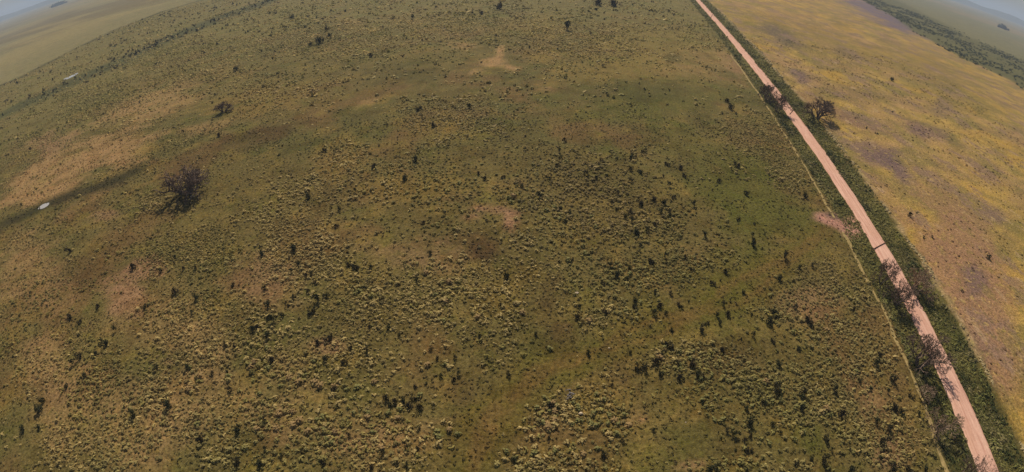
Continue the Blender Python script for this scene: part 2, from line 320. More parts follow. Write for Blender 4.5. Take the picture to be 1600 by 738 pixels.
mr, nt, b = mat('dirt_road', .95, .05)
uv = nt.nodes.new('ShaderNodeUVMap').outputs[0]
sx = nt.nodes.new('ShaderNodeSeparateXYZ'); nt.links.new(uv, sx.inputs[0])
cmb = nt.nodes.new('ShaderNodeCombineXYZ')
mS = nt.nodes.new('ShaderNodeMath'); mS.operation = 'MULTIPLY'; mS.inputs[1].default_value = .05; nt.links.new(sx.outputs[0], mS.inputs[0])
nt.links.new(mS.outputs[0], cmb.inputs[0]); nt.links.new(sx.outputs[1], cmb.inputs[1])
streak = noise(nt, cmb.outputs[0], 1.5, 4, .6)
geo = nt.nodes.new('ShaderNodeNewGeometry').outputs['Position']
gr = noise(nt, geo, 1.2, 6, .7); big = noise(nt, geo, .07, 3)
c = mixc(nt, maprange(nt, streak.outputs[0], .38, .66, 0, 1), lin(226, 180, 154), lin(196, 144, 121))
c = mixc(nt, maprange(nt, big.outputs[0], .4, .65, 0, .5), c, lin(208, 160, 130))
c = mixc(nt, 1.0, c, mixc(nt, maprange(nt, gr.outputs[0], .3, .7, 0, 1), (.88, .87, .86), (1.08, 1.08, 1.08)), 'MULTIPLY')
nt.links.new(c, b.inputs['Base Color'])
bp = nt.nodes.new('ShaderNodeBump'); bp.inputs['Strength'].default_value = .5; bp.inputs['Distance'].default_value = .06
nt.links.new(streak.outputs[0], bp.inputs['Height']); nt.links.new(bp.outputs[0], b.inputs['Normal'])

mw, nt, b = mat('still_water', .12, .5)
b.inputs['Base Color'].default_value = (*lin(178, 170, 160), 1)  # pale base colour stands in for sky mirrored in the water
wv = noise(nt, nt.nodes.new('ShaderNodeNewGeometry').outputs['Position'], 2.0, 2)
bp = nt.nodes.new('ShaderNodeBump'); bp.inputs['Strength'].default_value = .15; bp.inputs['Distance'].default_value = .02
nt.links.new(wv.outputs[0], bp.inputs['Height']); nt.links.new(bp.outputs[0], b.inputs['Normal'])

m_hill = plain('hill_scrub', lin(60, 66, 52), lin(84, 84, 66), .004, .95, 0)

# ------------------------------------------------------------------ mesh helpers
def new_mesh(name, V, F, material, C=None, smooth=False):
    """V n x 3, F m x 3 or m x 4, C n x 3 colours"""
    V = np.asarray(V, np.float32); F = np.asarray(F, np.int32); k = F.shape[1]
    me = bpy.data.meshes.new(name)
    me.vertices.add(len(V)); me.vertices.foreach_set('co', V.ravel())
    me.loops.add(F.size); me.loops.foreach_set('vertex_index', F.ravel())
    me.polygons.add(len(F)); me.polygons.foreach_set('loop_start', np.arange(0, F.size, k, dtype=np.int32))
    if C is not None:
        a = me.color_attributes.new('Col', 'FLOAT_COLOR', 'POINT')
        a.data.foreach_set('color', np.concatenate([C, np.ones((len(C), 1))], 1).astype(np.float32).ravel())
    me.materials.append(material)
    me.update(calc_edges=True)
    me.polygons.foreach_set('use_smooth', np.full(len(F), smooth)); me.validate()
    return me
def link(name, data, parent=None, loc=None):
    o = bpy.data.objects.new(name, data); COL.objects.link(o); o.parent = parent
    if loc is not None: o.location = loc
    return o
def tag(o, label=None, cat=None, group=None, kind=None):
    for k, v in (('label', label), ('category', cat), ('group', group), ('kind', kind)):
        if v: o[k] = v
    return o
def gz(x, y): return float(ground_z(np.array([float(x)]), np.array([float(y)]))[0])

# ------------------------------------------------------------------ ground
def axis(lo, hi, d0, r0, g):
    out = [0.0]; 
    while out[-1] < hi: out.append(out[-1] + max(d0, d0 + (out[-1] - r0)*g if out[-1] > r0 else d0))
    neg = [0.0]
    while neg[-1] < -lo: neg.append(neg[-1] + max(d0, d0 + (neg[-1] - r0)*g if neg[-1] > r0 else d0))
    return np.array([-v for v in neg[:0:-1]] + out)
gx = axis(-26000, 26000, 1.6, 110, .023)
gy = axis(-60, 26000, 1.5, 120, .016)
GX, GY = np.meshgrid(gx, gy)
xf, yf = GX.ravel(), GY.ravel()
gV = np.stack([xf, yf, ground_z(xf, yf)], 1)
nx, ny = len(gx), len(gy)
ii = (np.arange(ny - 1)[:, None]*nx + np.arange(nx - 1)[None, :]).ravel()
gF = np.stack([ii, ii + 1, ii + nx + 1, ii + nx], 1)
print('ground verts', len(gV))
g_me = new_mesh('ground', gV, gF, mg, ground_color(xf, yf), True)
_t = road_t(xf, yf)
_dry = sstep(14.5, 17.5, _t)*(1 - sstep(-6, 12, side(xf, yf, FARRIGHT))*(xf > 300))
g_me.attributes.new('Dry', 'FLOAT', 'POINT').data.foreach_set('value', _dry.astype(np.float32))
g_ob = link('ground', g_me)
tag(g_ob, 'olive and tan pasture ground stretching to the horizon', kind='structure')

def ribbon(name, pts_fn, s, ts, material, zfn, uvs=True):
    S, T = np.meshgrid(s, ts, indexing='ij')
    X, Y = pts_fn(S, T); Z = zfn(X, Y, S, T)
    V = np.stack([X.ravel(), Y.ravel(), Z.ravel()], 1); n = len(ts)
    ii = (np.arange(len(s) - 1)[:, None]*n + np.arange(n - 1)[None, :]).ravel()
    F = np.stack([ii, ii + 1, ii + n + 1, ii + n], 1)
    me = new_mesh(name, V, F, material, None, True)
    lay = me.uv_layers.new(name='UVMap')
    st = np.stack([S.ravel(), T.ravel()], 1)[F.ravel()]
    lay.data.foreach_set('uv', st.astype(np.float32).ravel())
    return link(name, me)
s_ax = np.concatenate([np.arange(-40, 420, 1.5), 420 + np.cumsum(1.5*1.02**np.arange(200))])
def road_xy(S, T):
    T2 = T + np.sign(T)*sstep(1.8, 3.4, np.abs(T))*(fbm(S, np.sign(T)*40, 11, 3, 15) - .5)*1.1
    return road_pt(S, T2)
def road_z(X, Y, S, T):
    return .20 + .10*(1 - (T/3.3)**2) - .035*np.exp(-((np.abs(T) - .9)/.28)**2) - .16*(np.abs(T) > 3.1)
tag(ribbon('road', road_xy, s_ax, np.array([-3.4, -2.9, -2.2, -1.5, -1.2, -.9, -.6, -.3, 0, .3, .6, .9, 1.2, 1.5, 2.2, 2.9, 3.4]), mr, road_z), 'straight pinkish dirt road with faint wheel tracks', kind='structure')

def path_xy(S, T):
    off = -12.7 + (fbm(S, S*0, 14, 3, 19) - .5)*2.0
    return road_pt(S, off + (fbm(S, S*0, 3.5, 2, 18) - .5)*.8 + T*(.35 + 1.5*fbm(S, S*0 + 3, 4, 3, 20)))
tag(ribbon('path', path_xy, np.arange(-30, 108*RN, .9), np.array([-.5, 0, .5]), m_path, lambda X, Y, S, T: ground_z(X, Y) + .035), 'narrow pale trodden path along the verge', kind='structure')
def path2_xy(S, T):
    off = -12.9 + (fbm(S, S*0, 14, 3, 23) - .5)*1.4
    return road_pt(S, off + T*(.3 + 1.3*fbm(S, S*0 + 3, 6, 2, 24)))
tag(ribbon('path', path2_xy, np.arange(116*RN, 330*RN, 1.2), np.array([-.5, 0, .5]), m_path, lambda X, Y, S, T: ground_z(X, Y) + .035), 'faint pale trodden path along the verge beyond the gate', kind='structure')

# standing water
def pool(name, pxs, label):
    P = at(pxs); c = P.mean(0); n = 40
    # smooth closed outline through the points
    ang = np.linspace(0, 1, n, endpoint=False)*len(P); i0 = np.floor(ang).astype(int); f = (ang - i0)[:, None]
    g = lambda k: P[(i0 + k) % len(P)]
    q = .5*((2*g(0)) + (-g(-1) + g(1))*f + (2*g(-1) - 5*g(0) + 4*g(1) - g(2))*f**2 + (-g(-1) + 3*g(0) - 3*g(1) + g(2))*f**3)
    z = max(gz(*p) for p in q) + .05
    V = np.vstack([[*c, z], np.column_stack([q, np.full(n, z)])]); F = [(0, 1 + k, 1 + (k + 1) % n) for k in range(n)]
    tag(link(name, new_mesh(name, V, F, mw)), label, kind='structure')
pool('water', [(59, 335), (66, 328), (76, 325), (75, 329), (67, 334)], 'small bright pool of water in the dark stream bed')
pool('water', [(97, 131), (108, 126), (118, 121.5), (119, 123), (110, 128), (99, 132.5)], 'thin bright strip of water in the far drain')
pool('water', [(437, 2), (444, -1), (456, -3), (452, 0), (444, 3)], 'small bright pool in the drain at the field edge')

# hills on the horizon
def ridge(r, h0, seed, name, label):
    az = np.radians(np.arange(-110, 110.01, .35)); rr = np.array([-900, -450, 0, 600, 1500.])
    hh = h0*(.25 + 1.1*fbm(np.degrees(az), az*0, 9, 5, seed)**1.6*1.6)
    prof = np.array([0, .55, 1, .6, 0])
    A, R = np.meshgrid(az, rr, indexing='ij')
    Z = hh[:, None]*prof[None, :]*(.85 + .3*fbm(A*40, R/400, 1, 3, seed + 3)) - 1.0
    V = np.stack([np.sin(A)*(r + R), np.cos(A)*(r + R), Z], -1).reshape(-1, 3); n = len(rr)
    ii = (np.arange(len(az) - 1)[:, None]*n + np.arange(n - 1)[None, :]).ravel()
    tag(link(name, new_mesh(name, V, np.stack([ii, ii + n, ii + n + 1, ii + 1], 1), m_hill, None, True)), label, kind='structure')
ridge(11500, 130, 3, 'hills', 'low blue hills along the horizon')

# ------------------------------------------------------------------ plants
def blades(n, seed, R=1.0, Ht=.82, wid=.62, inner=3):
    """a mop of drooping grass strips round a low crown: unit radius tussock"""
    r = np.random.default_rng(seed); V = []; F = []
    for k in range(n + inner):
        a = 2*math.pi*(k/n) + r.uniform(-.3, .3)
        d = np.array([math.cos(a), math.sin(a), 0]); s = np.array([-math.sin(a), math.cos(a), 0])
        b0 = len(V)
        if k < n:
            o = r.uniform(.35, 1.45); hh = Ht*r.uniform(.45, 1.3); w = wid*r.uniform(.4, 1.1)
            p0 = d*.05 + np.array([0, 0, hh*.92]); p1 = d*o*.58*R + np.array([0, 0, hh*r.uniform(.72, .9)]); p2 = d*o*R + np.array([0, 0, hh*r.uniform(.02, .3)])
            V += [p0 - s*.12, p0 + s*.12, p1 + s*w*.5, p1 - s*w*.5, p2 + s*w*.22, p2 - s*w*.26]
            F += [(b0, b0 + 1, b0 + 2), (b0, b0 + 2, b0 + 3), (b0 + 3, b0 + 2, b0 + 4), (b0 + 3, b0 + 4, b0 + 5)]
        else:                                   # a few upright tips
            p = d*r.uniform(.05, .45); w = .16
            V += [p - s*w + np.array([0, 0, Ht*.6]), p + s*w + np.array([0, 0, Ht*.6]), p*1.5 + np.array([0, 0, Ht*r.uniform(1.1, 1.45)])]
            F += [(b0, b0 + 1, b0 + 2)]
    V = np.array(V); V[:, 0] *= r.uniform(.75, 1.5); V[:, 0] += .5*V[:, 2]*r.uniform(-1, 1)
    return V, np.array(F)
def leaf_ball(n, seed, size=.34, lobes=4, flat=.85):
    """irregular bush: small leaf clusters spread through several lobes, unit radius"""
    r = np.random.default_rng(seed); V = []; F = []
    cs = [np.array([r.uniform(-.62, .62), r.uniform(-.5, .5), r.uniform(.25, .9)*flat]) for _ in range(lobes)]
    rs = [r.uniform(.28, .62) for _ in range(lobes)]
    for k in range(n):
        j = r.integers(lobes); v = r.normal(size=3); v /= np.linalg.norm(v); rad = rs[j]*r.uniform(.35, 1.0)**.6
        p = cs[j] + v*rad*np.array([1, 1, flat]); p[2] = max(p[2], .06)
        nrm = v*.6 + r.normal(size=3)*.7 + np.array([0, 0, .3]); nrm /= np.linalg.norm(nrm)
        u = np.cross(nrm, r.normal(size=3)); u /= np.linalg.norm(u); w = np.cross(nrm, u); s = size*r.uniform(.5, 1.15)
        b0 = len(V); V += [p - u*s*.5, p + w*s*.32, p + u*s*.55, p - w*s*.32]; F += [(b0, b0 + 1, b0 + 2), (b0, b0 + 2, b0 + 3)]
    return np.array(V), np.array(F)
def scatter_mesh(name, protos, which, pos, yaw, sxy, szz, colr, material, jit=.12):
    Vs, Fs, Cs = [], [], []; off = 0
    for j, (V, F) in enumerate(protos):
        m = np.where(which == j)[0]
        if not len(m): continue
        c, s = np.cos(yaw[m])[:, None], np.sin(yaw[m])[:, None]
        X = (V[None, :, 0]*c - V[None, :, 1]*s)*sxy[m, None] + pos[m, 0:1]
        Y = (V[None, :, 0]*s + V[None, :, 1]*c)*sxy[m, None] + pos[m, 1:2]
        Z = V[None, :, 2]*szz[m, None] + pos[m, 2:3]
        Vs.append(np.stack([X, Y, Z], -1).reshape(-1, 3))
        Fs.append((F[None] + (np.arange(len(m))*len(V))[:, None, None] + off).reshape(-1, 3))
        nf = len(V); cc = np.repeat(colr[m][:, None, :], nf, 1)*rng.uniform(1 - jit, 1 + jit, (len(m), nf, 1))
        Cs.append(cc.reshape(-1, 3)); off += len(m)*len(V)
    return new_mesh(name, np.concatenate(Vs), np.concatenate(Fs), material, np.concatenate(Cs))

LANDMARK = [((284, 290), 'the large lone leafless tree'), ((780, 345), 'the bare soil arc'), ((858, 490), 'the reddish brown soil strip'), ((893, 616), 'the heap of dead branches'), ((1318, 342), 'the trampled soil by the road'),
 ((68, 330), 'the stream pool'), ((775, 98), 'the branching bare soil scar'), ((345, 172), 'the small far leafless tree'), ((262, 634), 'the big lone round bush'), ((188, 468), 'the pale pinkish bare patch'), ((520, 546), 'the small pink soil patch'), ((640, 630), 'the tight row of dark bushes'), ((1455, 541), 'the wide leafless tree at the road')]
LM_XY = at([p for p, _ in LANDMARK])
def near_what(x, y):
    if road_t(x, y) > 15: return 'in the yellow dry field beyond the road'
    if road_t(x, y) > -20: return 'beside the pale path along the road ditch'
    if polyline_d(np.array([x]), np.array([y]), LANE)[0] < 9: return 'beside the curved grass lane'
    return 'in pasture nearest ' + LANDMARK[int(np.argmin(np.hypot(LM_XY[:, 0] - x, LM_XY[:, 1] - y)))][1]
# where tussocks stand: jittered candidates, coarser far away
def candidates(x0, x1, y0, y1, d):
    X, Y = np.meshgrid(np.arange(x0, x1, d), np.arange(y0, y1, d)); X = X.ravel(); Y = Y.ravel()
    return X + rng.uniform(-.48, .48, X.shape)*d, Y + rng.uniform(-.48, .48, X.shape)*d
def in_view(x, y):
    """roughly the ground the photograph takes in, with a margin for a step aside"""
    return (np.abs(x) < 1.36*y + 105) & (y > 12)
xs, ys, szs = [], [], []
for (y0, y1, d, grow) in ((12, 115, .86, 1.0), (115, 215, 1.22, 1.2), (215, 420, 2.15, 1.9), (420, 800, 4.0, 3.0)):
    X, Y = candidates(-1.36*y1 - 105, 1.0*y1 + 90, y0, y1, d)
    k = in_view(X, Y); X, Y = X[k], Y[k]
    k = rng.uniform(size=len(X)) < tuss_density(X, Y); X, Y = X[k], Y[k]
    xs.append(X); ys.append(Y); szs.append(np.full(len(X), grow))
tx, ty, tg = map(np.concatenate, (xs, ys, szs))
big_n = fbm(tx, ty, 9, 3, 71)
ts = tg*(.22 + .62*rng.beta(1.2, 2.6, len(tx)))*(.6 + .9*big_n)
STRAW, OLIVE, SAGE, RUST = lin(190, 165, 106), lin(146, 132, 72), lin(140, 132, 78), lin(160, 130, 86)
tn = (fbm(tx, ty, 24, 3, 72) + rng.normal(0, .09, len(tx)))[:, None]
tc = OLIVE*(1 - sstep(.42, .6, tn)) + STRAW*sstep(.42, .6, tn)
tn2 = (fbm(tx, ty, 40, 3, 73) + rng.normal(0, .08, len(tx)))[:, None]
tc = tc*(1 - .6*sstep(.5, .62, tn2)) + SAGE*.6*sstep(.5, .62, tn2)
tn3 = (fbm(tx, ty, 30, 3, 74) + rng.normal(0, .08, len(tx)))[:, None]
tc = tc*(1 - .5*sstep(.56, .68, tn3)) + RUST*.5*sstep(.56, .68, tn3)
tc = tc*.72 + ground_color(tx, ty)*1.6*.28
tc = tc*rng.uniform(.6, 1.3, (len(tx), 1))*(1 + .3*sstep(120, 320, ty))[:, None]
tz = ground_z(tx, ty) - .03
app = ts*px_m(tx, ty)
# inside the frame of the photo: which tussocks show largest
P0 = at([(0, 738), (1600, 738)])
inside = (ty > 40) & (np.abs(tx) < 1.05*ty + 45) & (tx < 85 + .2*ty)
order = np.argsort(-(app*inside)); top = order[:300]; rest = order[300:]
tuss_p = [blades(7, s, inner=2, wid=.7) for s in range(6)]; tuss_far = [blades(4, 20 + s, inner=1, wid=1.1) for s in range(4)]
near = ty < 150
for nm, sel, pr, lb in (('tussock_grass', rest[near[rest]], tuss_p, 'uncountable pale straw and olive grass tussocks covering the pasture'), ('tussock_grass', rest[~near[rest]], tuss_far, 'uncountable small pale tussocks covering the far pasture')):
    w = rng.integers(0, len(pr), len(sel))
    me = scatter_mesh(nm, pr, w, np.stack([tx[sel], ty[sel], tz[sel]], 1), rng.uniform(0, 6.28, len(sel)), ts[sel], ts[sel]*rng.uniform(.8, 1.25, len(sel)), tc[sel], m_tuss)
    tag(link(nm, me), lb, 'grass', kind='stuff')
    print('tussocks', len(sel))
fx_, fy_, fs_ = [], [], []
for (y0, y1, d, grow) in ((12, 100, 1.0, 1.0), (100, 200, 1.6, 1.4)):      # small low tufts all over
    X, Y = candidates(-1.36*y1 - 105, 1.0*y1 + 90, y0, y1, d)
    k = in_view(X, Y) & (road_t(X, Y) < -11.5); X, Y = X[k], Y[k]
    k = rng.uniform(size=len(X)) < .1 + .75*sstep(.3, .7, fbm(X, Y, 9, 4, 65)); X, Y = X[k], Y[k]
    fx_.append(X); fy_.append(Y); fs_.append(grow*rng.uniform(.14, .34, len(X)))
fx_, fy_, fs_ = map(np.concatenate, (fx_, fy_, fs_))
fcol = ground_color(fx_, fy_)*rng.uniform(.7, 1.45, (len(fx_), 1))
tuft_p = [blades(3, 60 + s, inner=0, wid=1.5, Ht=1.0) for s in range(5)]
tag(link('low_grass', scatter_mesh('low_grass', tuft_p, rng.integers(0, 5, len(fx_)), np.stack([fx_, fy_, ground_z(fx_, fy_) - .02], 1), rng.uniform(0, 6.28, len(fx_)), fs_, fs_*rng.uniform(.7, 1.5, len(fx_)), fcol, m_tuss)), 'short low grass tufts over the smooth parts of the pasture', 'grass', kind='stuff')
tint = [STRAW, OLIVE, SAGE, STRAW*.85, RUST*.9 + STRAW*.1, OLIVE*.9 + STRAW*.1]
tint_n = ['straw coloured', 'olive green', 'sage green', 'dull straw coloured', 'rusty brown', 'yellowish olive']
tint_mesh = []
for k in range(6):
    V, F = tuss_p[k]
    tint_mesh.append(new_mesh('grass_tussock', V, F, m_tuss, np.repeat(tint[k][None], len(V), 0)*rng.uniform(.88, 1.12, (len(V), 1))))
for i in top:
    k = int(np.argmin([np.abs(tc[i] - t_).sum() for t_ in tint]))
    o = link('grass_tussock', tint_mesh[k], None, (tx[i], ty[i], tz[i]))
    o.scale = (ts[i], ts[i], ts[i]*random.uniform(.85, 1.25)); o.rotation_euler.z = random.uniform(0, 6.28)
    lb = 'large %s grass tussock %s' % (tint_n[k], near_what(tx[i], ty[i])); tag(o, lb, 'tussock', 'tussocks: ' + lb)

# verge weeds
def weeds(t0, t1, name, label, y1=900):
    P = []
    for (s0, s1, d, g) in ((-30, 130, .62, 1.0), (130, 280, .95, 1.35), (280, y1, 1.9, 2.3)):
        S, T = np.meshgrid(np.arange(s0, s1, d), np.arange(t0, t1, d)); S = S.ravel() + rng.uniform(-.5, .5, S.size)*d; T = T.ravel() + rng.uniform(-.5, .5, T.size)*d
        e = (fbm(S, T, 6, 3, 83) - .5)*(3.0 + 5.0*sstep(7, 12, np.abs(T)))
        k = (T + e < t1 + .4) & (T + e > t0 - 1.5) & (rng.uniform(size=len(S)) < .35 + .75*fbm(S, T, 4, 3, 81))
        P.append(np.stack([S[k], T[k], np.full(k.sum(), g)], 1))
    P = np.concatenate(P); X, Y = road_pt(P[:, 0], P[:, 1]); n = len(X)
    nn = fbm(X, Y, 6, 3, 84) + rng.normal(0, .08, n); nn = nn[:, None]
    c = lin(70, 74, 38)*(1 - sstep(.42, .62, nn)) + lin(130, 126, 68)*sstep(.42, .62, nn)
    dry = (fbm(X, Y, 5, 3, 86) + rng.normal(0, .09, n))[:, None]
    c = c*(1 - .7*sstep(.56, .72, dry)) + lin(150, 134, 92)*.7*sstep(.56, .72, dry)
    gm = fbm(X, Y, 16, 3, 87)[:, None] + .25*sstep(150, 420, P[:, 0])[:, None]
    c = c*(1 - .75*sstep(.48, .66, gm)) + lin(134, 124, 70)*.75*sstep(.48, .66, gm)
    sz = P[:, 2]*rng.uniform(.3, .7, n)*(.55 + .8*fbm(X, Y, 7, 3, 85))
    pr = [leaf_ball(11, 300 + s, .9, 3, .9) for s in range(4)] + [blades(5, 320 + s, inner=2, wid=.7) for s in range(3)]
    me = scatter_mesh(name, pr, rng.integers(0, len(pr), n), np.stack([X, Y, ground_z(X, Y) - .02], 1), rng.uniform(0, 6.28, n), sz, sz*rng.uniform(.5, 1.15, n), c, m_weed)
    print(name, n)
    tag(link(name, me), label, 'weeds', kind='stuff')
weeds(-11.2, -3.7, 'verge_weeds', 'dense dark green weeds filling the ditch between path and road')
weeds(3.7, 14.2, 'verge_weeds', 'dense dark green weeds in the ditch between road and dry field')

# dark bushes: (tile x, tile y) then points in quarter pixels of that tile; s small, m, L large, X very large
B = {
 (800, 185): {'s': [(75,110),(195,145),(120,180),(365,295),(650,360),(600,435),(695,245),(650,245),(980,280),(1095,370),(850,415),(1055,520),(1145,570),(1055,570),(1365,295),(1430,500),(1445,530),(1225,460),(1245,430),(1240,615),(605,195),(255,595),(485,590),(305,525),(595,690)],
   'm': [(290,200),(320,130),(375,190),(280,290),(230,375),(455,340),(60,425),(520,365),(595,360),(655,455),(740,380),(745,235),(735,305),(790,325),(840,330),(945,345),(960,270),(1050,295),(1070,345),(985,405),(990,500),(1010,475),(1125,520),(980,575),(930,570),(740,585),(650,555),(830,585),(890,650),(750,630),(850,685),(705,600),(1290,375),(1385,270),(1410,280),(1455,450),(1410,610),(1510,640),(1500,715),(815,195),(295,560),(330,640)],
   'L': [(170,485),(885,490),(940,510),(800,515),(775,695),(1205,710)]},
 (400, 185): {'s': [(960,160),(760,175),(795,215),(875,160),(100,350),(730,460),(795,460),(785,415),(1045,345),(1080,330),(1370,305),(465,565),(390,545),(1075,640),(635,620)],
   'm': [(730,300),(1100,45),(420,205),(215,365),(615,460),(1385,345),(1420,375),(1540,365),(515,570),(500,680),(1040,655),(455,500)], 'L': [(930,375),(990,260),(320,495)]},
 (800, 370): {'s': [(735,60),(965,155),(1140,100),(880,195),(625,265),(1200,175),(1300,295),(905,505),(1125,430),(565,420),(470,590),(1015,580),(1365,385),(1400,400),(1535,470),(1520,85),(1145,15),(1000,20),(1000,690),(1185,690),(1065,700),(850,720),(410,185),(445,130)],
   'm': [(690,20),(640,80),(805,40),(960,105),(1085,110),(610,170),(735,190),(720,260),(570,285),(1125,190),(1340,200),(1255,270),(1305,255),(770,430),(900,335),(995,345),(965,465),(1045,410),(1105,390),(1060,430),(420,430),(415,495),(705,520),(1000,570),(1225,525),(1320,400),(1285,470),(1300,515),(1445,325),(1500,465),(940,715),(740,715),(485,720),(155,605),(375,140),(1510,590),(1440,615)],
   'L': [(870,145),(665,230),(770,390),(885,460),(930,420),(585,465),(1190,560),(1350,465),(1515,20),(985,660),(1325,690)]},
 (1200, 370): {'s': [(240,400),(120,480),(320,600),(540,505)], 'm': [(200,170),(280,160),(175,420),(190,590),(205,675),(40,630),(545,430),(705,715),(590,680)], 'L': [(85,240),(45,445),(20,510),(265,500),(110,95)]},
 (400, 370): {'s': [(195,110),(210,145),(435,65),(510,155),(655,65),(725,65),(955,75),(1075,55),(385,225),(930,170),(210,330),(190,620),(815,300),(745,445),(620,490),(685,540),(595,640),(1010,605),(1455,205),(1470,490),(1415,665),(1135,580)],
   'm': [(40,115),(405,105),(580,180),(715,190),(575,100),(815,150),(1080,105),(265,180),(220,220),(345,240),(370,290),(315,250),(1000,275),(55,330),(235,385),(200,440),(70,410),(440,380),(325,350),(160,500),(80,520),(595,700),(700,710),(785,400),(710,570),(1100,710),(830,570),(1530,425),(1395,625),(900,620)],
   'L': [(240,75),(620,195),(75,440),(385,400),(345,480),(110,530),(10,580),(70,640),(460,640),(385,670),(1570,245)]},
 (0, 370): {'s': [(640,90),(920,150),(1000,170),(950,180),(1085,180),(1140,85),(1210,370),(1320,425),(1330,360),(880,455),(280,420),(290,460),(1295,130)],
   'm': [(410,100),(430,115),(1005,235),(1145,215),(1220,210),(1205,485),(910,455),(610,460),(500,555),(715,600),(640,670),(1205,665),(1470,700),(1410,690),(1450,320),(1090,145)], 'L': [(825,210),(1090,360),(1225,395),(435,525),(660,690),(1575,590)]},
 (0, 553): {'s': [(500,190),(490,260),(300,260),(140,340),(190,430),(1430,200),(1115,700),(705,380)], 'm': [(455,80),(600,15),(535,160),(415,230),(255,480),(1180,95),(975,105),(1330,140),(1420,130),(1440,235)],
   'L': [(500,40),(265,320),(245,375),(150,500),(835,390),(1260,550),(1480,490),(1490,690)], 'X': [(1050,325)]},
 (400, 553): {'s': [(730,75),(655,120),(310,185),(400,235),(330,280),(235,360),(105,350),(760,315),(1135,215),(1020,640),(445,580),(340,675)],
   'm': [(630,260),(500,225),(995,285),(850,320),(1000,210),(1065,185),(1165,140),(1270,120),(1240,160),(1350,410),(950,590),(1025,590),(735,715),(65,425),(590,515),(1025,475),(305,630),(175,640),(75,605),(435,690),(960,690),(695,10),(1250,25),(1140,30),(1580,130)],
   'L': [(100,50),(430,40),(555,60),(820,275),(870,300),(920,295),(960,330),(1025,335),(800,620),(40,700)]},
 (800, 553): {'s': [(980,70),(1005,70),(985,255),(700,130),(625,100),(165,370),(710,425),(600,560),(1235,320),(1300,470),(1455,580),(890,295),(820,200),(725,615),(960,690),(490,10),(230,125),(370,40)],
   'm': [(1045,50),(1195,130),(1040,220),(635,190),(300,340),(40,490),(240,520),(895,465),(785,485),(370,650),(530,700),(1195,290),(1355,465),(1500,490),(1405,580),(1480,210),(1550,220),(1575,280),(705,535),(1470,520)],
   'L': [(795,80),(835,75),(900,35),(935,110),(1060,135),(1135,50),(1165,105),(245,320),(25,655),(590,620),(1395,480),(1475,320),(1490,580)], 'X': [(1255,690),(1500,400)]},
 (1200, 553): {'s': [(335,150),(590,360),(560,320),(350,580),(180,585),(490,430)], 'm': [(415,115),(585,150),(650,190),(760,210),(660,340),(415,570),(290,630),(195,660),(715,635),(1000,680),(90,470),(40,410),(490,520),(950,340),(905,235)],
   'L': [(75,40),(230,220),(225,310),(425,195),(680,30),(785,130),(800,300),(850,330),(690,390),(770,440),(380,510),(370,635),(730,520),(800,690),(905,700)], 'X': [(70,200),(480,350),(535,710)]},
 (1200, 185): {'s': [(180,400),(100,400),(120,590),(930,560),(610,35),(670,65)], 'm': [(235,460),(885,575),(975,710),(1020,705)]},
 (1201, 370): {'s': [(1210,305)], 'm': [(1375,95)]},
 (400, 0): {'s': [(800,500),(690,500),(995,410),(620,525),(1090,670),(930,625),(770,635),(1040,65)], 'm': [(705,355),(1165,475),(450,240),(330,290),(430,195),(215,120),(1390,80),(960,120),(1320,660)], 'L': [(1005,680),(380,265),(1500,40)]},
 (800, 0): {'s': [(270,60),(785,510),(815,545),(850,580),(1390,690),(1300,690),(1170,480),(1220,490),(705,500),(740,650),(970,550)], 'm': [(1330,610)], 'L': [(520,10),(620,10),(330,160),(1355,650)]},
 (0, 0): {'m': [(1455,450)]}, (0, 185): {'s': [(1185,190)], 'm': [(1360,120)]}, (1200, 0): {'s': [(770,668)], 'm': [(765,470)]},
}
WPX = {'s': 5.8, 'm': 8.8, 'L': 13.0, 'X': 19.0}
items = []
for (bx, by), d in B.items():
    for k, pts in d.items():
        for (u, v) in pts:
            items.append((bx + u/3.99, by + v/3.99, WPX[k]*random.uniform(.88, 1.15)))
items.sort(key=lambda q: -q[2])
bush_cols = [lin(56, 58, 34), lin(64, 64, 36), lin(66, 60, 38), lin(58, 50, 34)]
bush_p = [leaf_ball(190, 100 + s, .34, 6, 1.0 + .12*(s % 3)) for s in range(8)]
bush_meshes = [new_mesh('foliage', V, F, m_bush, np.repeat(bush_cols[k % 4][None], len(V), 0)*rng.uniform(.8, 1.25, (len(V), 1))) for k, (V, F) in enumerate(bush_p)]
def tube(V, F, p, q, r0, r1, n=5):
    p, q = np.array(p, float), np.array(q, float); d = q - p; L = np.linalg.norm(d); d = d/max(L, 1e-6)
    u = np.cross(d, [0, 0, 1] if abs(d[2]) < .9 else [1, 0, 0]); u /= np.linalg.norm(u); w = np.cross(d, u); b0 = len(V)
    for k in range(n):
        a = 2*math.pi*k/n; e = u*math.cos(a) + w*math.sin(a); V.append(p + e*r0); V.append(q + e*r1)
    for k in range(n):
        i, j = b0 + 2*k, b0 + 2*((k + 1) % n); F.append((i, j, j + 1)); F.append((i, j + 1, i + 1))
sV, sF = [], []
for k in range(5):
    a = k*1.257; tube(sV, sF, (0.05*math.cos(a), .05*math.sin(a), -.05), (.42*math.cos(a), .42*math.sin(a), .8), .05, .02)
stem_mesh = new_mesh('stem', sV, sF, m_bark)
extra = []
